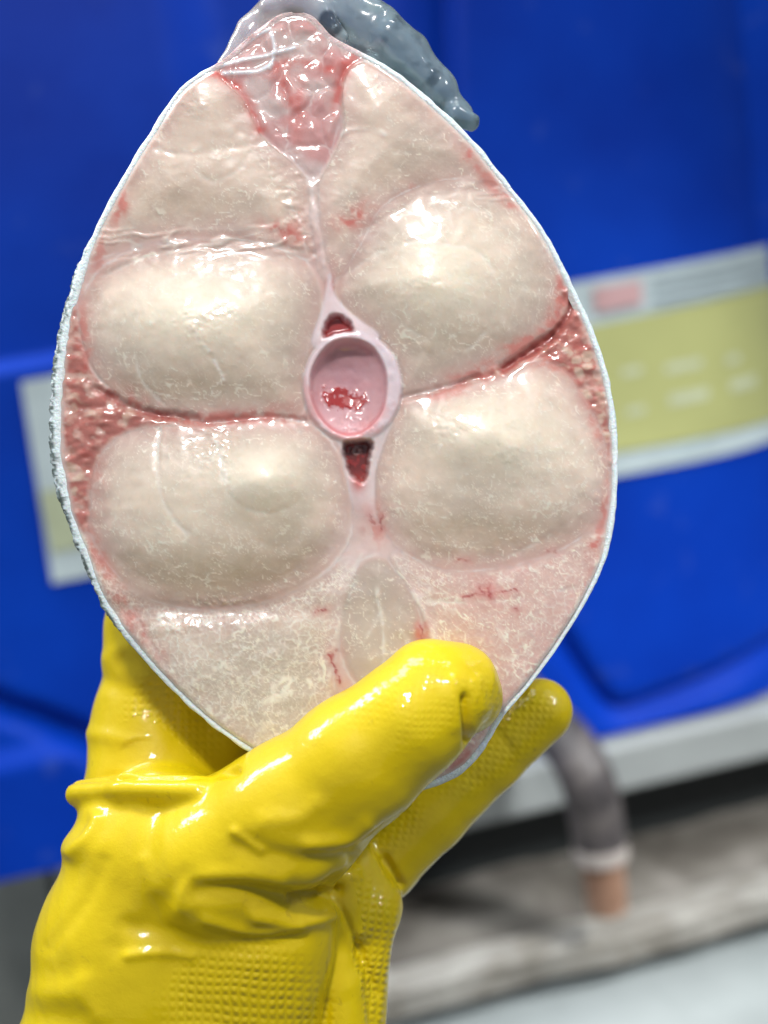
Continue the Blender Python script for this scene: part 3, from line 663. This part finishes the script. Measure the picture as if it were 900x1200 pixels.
# embossed grip zones: centre, radii, angle, pitch, strength
grip = np.zeros(len(V)); GU = np.zeros(len(V)); GV = np.zeros(len(V))
for (cu, cv, a1, b1, an, pit, stg, zl, zh) in [(292,1190,115,100,.06,10.5,1.0,-40,200),(470,805,90,32,-.65,8.5,.14,-20,200),(500,850,60,26,-.65,8.5,.25,-20,200),(575,870,110,46,-.65,8.5,.42,-300,-110),(450,960,60,46,-.65,8.5,.5,-300,-110),
        (425,1110,70,150,-.65,9.0,1.0,-300,-40),(205,845,75,62,.78,9,.6,-300,-100),(560,815,30,45,-.65,8.5,.18,-20,200)]:
    c_, sn = math.cos(an), math.sin(an); dx = U_-cu; dy = W_-cv; x1 = dx*c_+dy*sn; y1 = -dx*sn+dy*c_
    mk = stg*(.65+.35*fbm(U_/30, W_/30, 433, 2))*(1-sm(.6, 1.05, np.hypot(x1/a1, y1/b1)))*(V[:, 2] > zl)*(V[:, 2] < zh)*sm(.0, .3, Nv[:, 2])
    dia = .7854 if pit < 10 else 0
    c2, s2 = math.cos(an+dia), math.sin(an+dia); x2 = U_*c2+W_*s2; y2 = -U_*s2+W_*c2
    wrp = 1.2*fbm(U_/40, W_/40, 430, 2)
    use = mk > grip
    # coordinates follow the zone whose mask is strongest nearby
    near = np.hypot(x1/a1, y1/b1) < 1.15; near &= (V[:, 2] > zl-8) & (V[:, 2] < zh+8)
    sel = use | (near & (grip == 0))
    GU[sel] = ((x2+wrp*3)/pit*2*math.pi)[sel]; GV[sel] = ((y2+wrp*3)/pit*2*math.pi)[sel]
    grip = np.maximum(grip, mk)
Nv = vnormals(V, F)
m, nt, N, L, b = material('yellow rubber'); M_rub = m
nl = noise(nt, 26, 3); r = ramp(nt, nl.outputs[0], [(.35, (.64, .465, .001)), (.65, (.73, .545, .001))]); 
ns = noise(nt, 210, 4, .5); rs = ramp(nt, ns.outputs[0], [(.66, (0, 0, 0)), (.73, (1, 1, 1))])
mx = N.new('ShaderNodeMixRGB'); fsc = math_(nt, 'MULTIPLY', rs.outputs[0], .5); L.new(fsc, mx.inputs[0]); L.new(r.outputs[0], mx.inputs[1]); mx.inputs[2].default_value = (.42, .28, .01, 1)
L.new(mx.outputs[0], b.inputs['Base Color'])
b.inputs['Roughness'].default_value = .48; b.inputs['Specular IOR Level'].default_value = .25
b.inputs['Coat Weight'].default_value = .6; b.inputs['Coat Roughness'].default_value = .035
b.inputs['Subsurface Weight'].default_value = .15; b.inputs['Subsurface Scale'].default_value = .0015; b.inputs['Subsurface Radius'].default_value = (1, .7, .1)
def attr(n):
    a = N.new('ShaderNodeAttribute'); a.attribute_name = n; return a.outputs['Fac']
cu_ = math_(nt, 'ADD', math_(nt, 'MULTIPLY', math_(nt, 'COSINE', attr('grip_u')), .5), .5)
cv_ = math_(nt, 'ADD', math_(nt, 'MULTIPLY', math_(nt, 'COSINE', attr('grip_v')), .5), .5)
ww = math_(nt, 'MULTIPLY', math_(nt, 'POWER', math_(nt, 'MULTIPLY', cu_, cv_), .8), attr('grip'))
B1 = bump(nt, ww, 1.0, .00042)
nf = noise(nt, 420, 3); B2 = bump(nt, nf.outputs[0], .22, .0005, B1.outputs[0])
nf2 = noise(nt, 2200, 2); B3 = bump(nt, nf2.outputs[0], .18, .0002, B2.outputs[0])
nf3 = noise(nt, 900, 3); B4 = bump(nt, nf3.outputs[0], .13, .00035, B2.outputs[0])
L.new(B3.outputs[0], b.inputs['Normal']); L.new(B4.outputs[0], b.inputs['Coat Normal'])
glove = mesh_np('rubber_glove', V*S, F, M_rub, None, attrs={'grip': grip, 'grip_u': GU, 'grip_v': GV})
glove.matrix_world = HELD
tag(glove, 'wet yellow rubber glove on a hand, thumb pressed over the front of the fish slice', 'glove')

# ------------------------------------------------------------------ background: blue tub
m, nt, N, L, b = material('blue plastic'); M_blue = m
n1 = noise(nt, 6, 5); r = ramp(nt, n1.outputs[0], [(.3, (.0005, .026, .32)), (.7, (.001, .052, .50))])
n2 = noise(nt, 45, 3); r2 = ramp(nt, n2.outputs[0], [(.64, (0, 0, 0)), (.76, (1, 1, 1))])
mx = N.new('ShaderNodeMixRGB'); L.new(math_(nt, 'MULTIPLY', r2.outputs[0], .25), mx.inputs[0]); L.new(r.outputs[0], mx.inputs[1]); mx.inputs[2].default_value = (.10, .16, .45, 1)
L.new(mx.outputs[0], b.inputs['Base Color']); b.inputs['Roughness'].default_value = .5; b.inputs['Specular IOR Level'].default_value = .12
B = bump(nt, n1.outputs[0], .2, .01); L.new(B.outputs[0], b.inputs['Normal'])
YF = R3[1] @ np.array([0, 0, -.90]) + CAM[1]
YF = float(YF)
pL = hit_y(-160, 600, YF)[0]; pR = hit_y(756, 200, YF)[0]; zB = hit_y(800, 842, YF)[2]; zT = hit_y(450, -140, YF)[2]
tub = empty('plastic_tub', Matrix.Translation((float((pL+pR)/2), YF+.3, float(zB))))
tag(tub, 'large blue plastic tub with white and yellow label, blurred behind the fish', 'tub')
TO = np.array([(pL+pR)/2, YF+.3, zB])
RC = .185
Lx = pR-pL
segs = np.concatenate([np.linspace(0, Lx, 260), Lx+np.linspace(.002, RC*math.pi/2, 60)[0:], Lx+RC*math.pi/2+np.linspace(.01, .5, 30)])
xs = np.empty(len(segs)); ysg = np.empty(len(segs)); nxs = np.empty(len(segs)); nys = np.empty(len(segs))
for i, s1 in enumerate(segs):
    if s1 <= Lx: xs[i] = pL+s1; ysg[i] = YF; nxs[i] = 0; nys[i] = -1
    elif s1 <= Lx+RC*math.pi/2:
        t = (s1-Lx)/RC; xs[i] = pR+RC*math.sin(t); ysg[i] = YF+RC*(1-math.cos(t)); nxs[i] = math.sin(t); nys[i] = -math.cos(t)
    else: xs[i] = pR+RC; ysg[i] = YF+RC+(s1-Lx-RC*math.pi/2); nxs[i] = 1; nys[i] = 0
zs = np.linspace(zB, zT, 300)
SG, ZZ = np.meshgrid(segs, zs)
def onface(P): return [(float(hit_y(u, v, YF)[0]-pL), float(hit_y(u, v, YF)[2])) for u, v in P]
dd = np.zeros_like(SG)
for P, amp, wd in [([(-60,800),(0,829),(60,850),(125,885),(170,960)],-.022,.008),([(655,745),(690,800),(725,833),(790,815),(900,772),(1000,735)],-.012,.008),
      ([(522,-120),(524,90),(530,250)],-.008,.007),([(470,-120),(478,60)],.004,.022)]:
    dd += amp*np.exp(-(dpoly(SG.astype(np.float32), ZZ.astype(np.float32), catmull(onface(P), 4))/wd)**2)
zl = onface([(30, 428)])[0][1]
dd += -.010*sm(zl-.004, zl+.006, ZZ)*(1-sm(.25, .3, SG))
dd += .008*sm(0, .02, .0+np.array(-(ZZ-onface([(60,860)])[0][1])))*(SG < .35)
tp = 1-.02*(ZZ-zB)
PX = xs[None, :]+nxs[None, :]*dd; PY = ysg[None, :]+nys[None, :]*dd
nzr, nsr = SG.shape; idx = np.arange(SG.size).reshape(SG.shape)
q = np.stack([idx[:-1, :-1], idx[:-1, 1:], idx[1:, 1:], idx[1:, :-1]], -1).reshape(-1, 4)
V = np.stack([PX, PY, ZZ], -1).reshape(-1, 3)
# left side, back, bottom and rim close the tub
mesh_np('tub_wall', V-TO, q, M_blue, tub)
def box(name, c0, c1, mat, parent=None, off=None, bev=0.0, nsub=1):
    c0 = np.array(c0, float); c1 = np.array(c1, float); o_ = np.zeros(3) if off is None else off
    v = np.array([[(c0, c1)[i][0], (c0, c1)[j][1], (c0, c1)[k_][2]] for i in (0, 1) for j in (0, 1) for k_ in (0, 1)])-o_
    f = [(0, 1, 3, 2), (4, 6, 7, 5), (0, 4, 5, 1), (2, 3, 7, 6), (0, 2, 6, 4), (1, 5, 7, 3)]
    o = mesh_np(name, v, np.array(f), mat, parent, smooth=False)
    if bev:
        md = o.modifiers.new('bevel', 'BEVEL'); md.width = bev; md.segments = 3
    return o
box('inner_lining', (pL+.004, YF+.03, zB+.01), (pR+RC-.03, YF+.6, zT-.004), M_blue, tub, TO, .02)

# label that runs round the front
def flatmat(name, c, rough=.4, nz=None):
    m, nt, N, L, b = material(name); b.inputs['Roughness'].default_value = rough
    n1 = noise(nt, nz or 30, 4); r = ramp(nt, n1.outputs[0], [(.3, tuple(x*.82 for x in c)), (.7, c)]); L.new(r.outputs[0], b.inputs['Base Color'])
    return m
M_lw = flatmat('label white', (.62, .72, .74), .35); M_ly = flatmat('label yellow', (.56, .57, .23), .35, 12)
M_pk = flatmat('label red print', (.72, .44, .44)); M_gp = flatmat('label grey print', (.40, .47, .50))
def wrap(name, P, mat, d, parent, n=60):
    """sheet on the tub wall; P: four photo corners tl,tr,br,bl ; d: how far proud (m)"""
    c = np.array([[hit_y(u, v, YF)[0]-pL, hit_y(u, v, YF)[2]] for u, v in P])
    V = []
    for j in (0, 1):
        for i in range(n+1):
            t = i/n; a, b_ = (c[0], c[1]) if j == 0 else (c[3], c[2]); p = a*(1-t)+b_*t; s1 = p[0]
            if s1 <= Lx: V.append((pL+s1, YF-d, p[1]))
            else:
                t2 = min((s1-Lx)/RC, math.pi/2); V.append((pR+(RC+d)*math.sin(t2), YF+RC-(RC+d)*math.cos(t2), p[1]))
    F = [(i, n+1+i, n+2+i, i+1) for i in range(n)]
    return mesh_np(name, np.array(V)-TO, np.array(F), mat, parent, smooth=True)
lab = wrap('label', [(25,447),(1000,272),(1000,504),(62,682)], M_lw, .004, tub)
lab.parent = tub
pan = wrap('yellow_panel', [(300,462),(1000,318),(1000,480),(300,602)], M_ly, .006, lab)
wrap('pale_panel', [(46,575),(200,545),(200,618),(62,646)], flatmat('pale print', (.55, .60, .40)), .006, lab, 8)
for P in [[(735,524),(790,510),(790,528),(738,556)]]: pass
M_ds = flatmat('label pale print', (.66, .70, .48))
wrap('printed_block', [(690,338),(747,328),(748,356),(694,366)], M_pk, .0075, lab, 4)
for k_ in range(4):
    wrap('printed_line', [(760,326+k_*11),(980,286+k_*11),(980,289+k_*11),(760,329+k_*11)], M_gp, .0075, lab, 12)
for (u0, u1, v0, hh) in [(725,748,432,9),(775,818,427,10),(850,868,418,10),(730,752,478,9),(780,826,462,13),(855,892,447,13)]:
    sl_ = -.19; wrap('printed_dash', [(u0,v0),(u1,v0+sl_*(u1-u0)),(u1,v0+sl_*(u1-u0)+hh),(u0,v0+hh)], M_ds, .0065, lab, 4)
wrap('lower_white_band', [(782,534),(840,506),(1000,474),(1000,500)], M_lw, .008, lab, 10)
# pale skid under the tub
M_skid = flatmat('weathered pale plastic', (.36, .38, .37), .5, 14)
M_dark = flatmat('dark gap shade', (.015, .018, .018), .6, 8)  # near-black that stands for the shade under the skid
zS = float(hit_y(800, 905, YF)[2])
box('skid', (pL+.22, YF-.012, zS), (pR+RC+.5, YF+.5, zB-.004), M_skid, tub, TO, .006)

# ---- ledge, pipe, ground, back wall
def rough_mat(name, cs, scale, bs=.6, rough=.7):
    m, nt, N, L, b = material(name); n1 = noise(nt, scale, 6, .6, rough=.65)
    r = ramp(nt, n1.outputs[0], [(x, c) for x, c in zip(np.linspace(.3, .7, len(cs)), cs)]); L.new(r.outputs[0], b.inputs['Base Color'])
    b.inputs['Roughness'].default_value = rough; B = bump(nt, n1.outputs[0], bs, .01); L.new(B.outputs[0], b.inputs['Normal']); return m
M_led = rough_mat('stained concrete', [(.06, .05, .04), (.14, .125, .105), (.22, .20, .175)], 14)
M_edge = rough_mat('chipped plaster edge', [(.16, .14, .11), (.29, .27, .235), (.40, .38, .34)], 22)
M_face = rough_mat('painted pale wall', [(.40, .44, .43), (.50, .54, .53), (.54, .58, .57)], 6, .2)
M_gnd = rough_mat('grey floor', [(.16, .16, .15), (.24, .24, .22), (.30, .30, .28)], 5)
zL = float(CAM[2]-.52)
pf = hit_z(675, 1108, zL); yF = float(pf[1])
def slab(name, c0, c1, mat, n=(80, 12), amp=.006, top=True):
    xs_ = np.linspace(c0[0], c1[0], n[0]); cs = []
    z0, z1 = c0[2], c1[2]; y0, y1 = c0[1], c1[1]
    pr = [(y0, z0)]+[(y0, z0+(z1-z0)*t) for t in np.linspace(.1, .9, n[1])]+[(y0+(z1-z0)*.06, z1)]+[(y0+(y1-y0)*t, z1) for t in np.linspace(.08, 1, n[1])]+[(y1, z0)]
    V = np.array([[x, y, z] for (y, z) in pr for x in xs_]); nn = n[0]
    V[:, 1] += amp*fbm(V[:, 0]*20, V[:, 2]*25, 500, 3); V[:, 2] += amp*fbm(V[:, 0]*22, V[:, 1]*25, 503, 3)
    idx = np.arange(len(V)).reshape(len(pr), nn)
    q = np.stack([idx[:-1, :-1], idx[:-1, 1:], idx[1:, 1:], idx[1:, :-1]], -1).reshape(-1, 4)
    return mesh_np(name, V, q, mat)
xl = float(hit_z(330, 1300, zL)[0]); 
o = slab('ledge_top', (xl-.12, yF+.028, zL-.06), (2.2, YF+1.0, zL-.004), M_led); tag(o, kind='structure')
o = slab('ledge_edge', (xl-.12, yF, zL-.022), (2.2, yF+.032, zL), M_edge, (200, 14), .004); tag(o, kind='structure')
o = slab('ledge_front', (xl-.12, yF+.004, 0), (2.2, yF+.030, zL-.024), M_face); tag(o, kind='structure')
o = box('floor', (-8, -4, -.05), (8, 8, 0), M_gnd); tag(o, kind='structure')
o = box('back_wall', (-8, 3.0, -.05), (8, 3.1, 4), M_face); tag(o, kind='structure')
# shade in the gap under the skid, put in as an added near-black block
o = box('gap_shade_block', (pL+.26, YF+.06, zL-.01), (pR+RC+.4, YF+.48, zS-.003), M_dark); tag(o, 'near-black block standing for the shade in the gap under the blue tub', 'gap_shade_block')
o = box('post', (pL-.1, YF+.30, 0), (float(hit_y(72,1100,YF+.3)[0]), YF+.36, zB+.05), flatmat('grey board', (.26, .27, .25), .7)); tag(o, 'blurred grey upright board left of the gloved wrist', 'board')

# bent drain hose
hose = empty('drain_pipe'); 
def tube(name, pts, mat, parent, seg=28, off=np.zeros(3), cap=True):
    P = catmull([p[:3] for p in pts], 8); Rr = np.interp(np.linspace(0, len(pts)-1, len(P)), range(len(pts)), [p[3] for p in pts])
    V = []; T = np.gradient(P, axis=0); T /= np.linalg.norm(T, axis=1, keepdims=True)
    for p, t, r_ in zip(P, T, Rr):
        a = np.cross(t, (0, 1, 0.01)); a /= np.linalg.norm(a); b_ = np.cross(t, a)
        for k_ in range(seg):
            th = 2*math.pi*k_/seg; V.append(p+r_*(a*math.cos(th)+b_*math.sin(th)))
    n = len(P); F = [(i*seg+k_, i*seg+(k_+1) % seg, (i+1)*seg+(k_+1) % seg, (i+1)*seg+k_) for i in range(n-1) for k_ in range(seg)]
    V.append(P[0]); V.append(P[-1]); a_, b_ = len(V)-2, len(V)-1
    F += [(a_, (k_+1) % seg, k_, k_) for k_ in range(0)]
    o = mesh_np(name, np.array(V)-off, np.array(F), mat, parent)
    return o
yP = YF-.10
def pp(u, v, r_, y=yP): return (*hit_y(u, v, y), r_)
base = hit_y(708, 1062, yP)
hose.location = Vector(base); bpy.context.view_layer.update()
tag(hose, 'bent dark grey drain hose with pale collar and copper coloured end, right of the glove', 'drain pipe')
M_hose = rough_mat('dark grey rubber', [(.03, .027, .028), (.07, .06, .06), (.15, .13, .12)], 30, .4, .5); M_cop = rough_mat('copper coloured plastic', [(.20, .10, .06), (.30, .17, .11), (.40, .26, .19)], 40, .3, .5)
yH = YF-.02
tube('hose', [pp(600,800,.017,yH),pp(630,835,.018,yH-.03),pp(662,868,.019,yP+.02),pp(686,908,.0195),pp(697,950,.0195),pp(704,990,.019)], M_hose, hose, off=base)
tube('collar', [pp(703,986,.0198),pp(705,1003,.0195)], flatmat('pale collar', (.50, .44, .40)), hose, off=base)
tube('pipe_end', [pp(705,1000,.0150),pp(710,1040,.0150),pp(712,1064,.0145)], M_cop, hose, off=base)
print('tris approx', sum(len(o.data.polygons) for o in bpy.data.objects if o.type == 'MESH')*2)
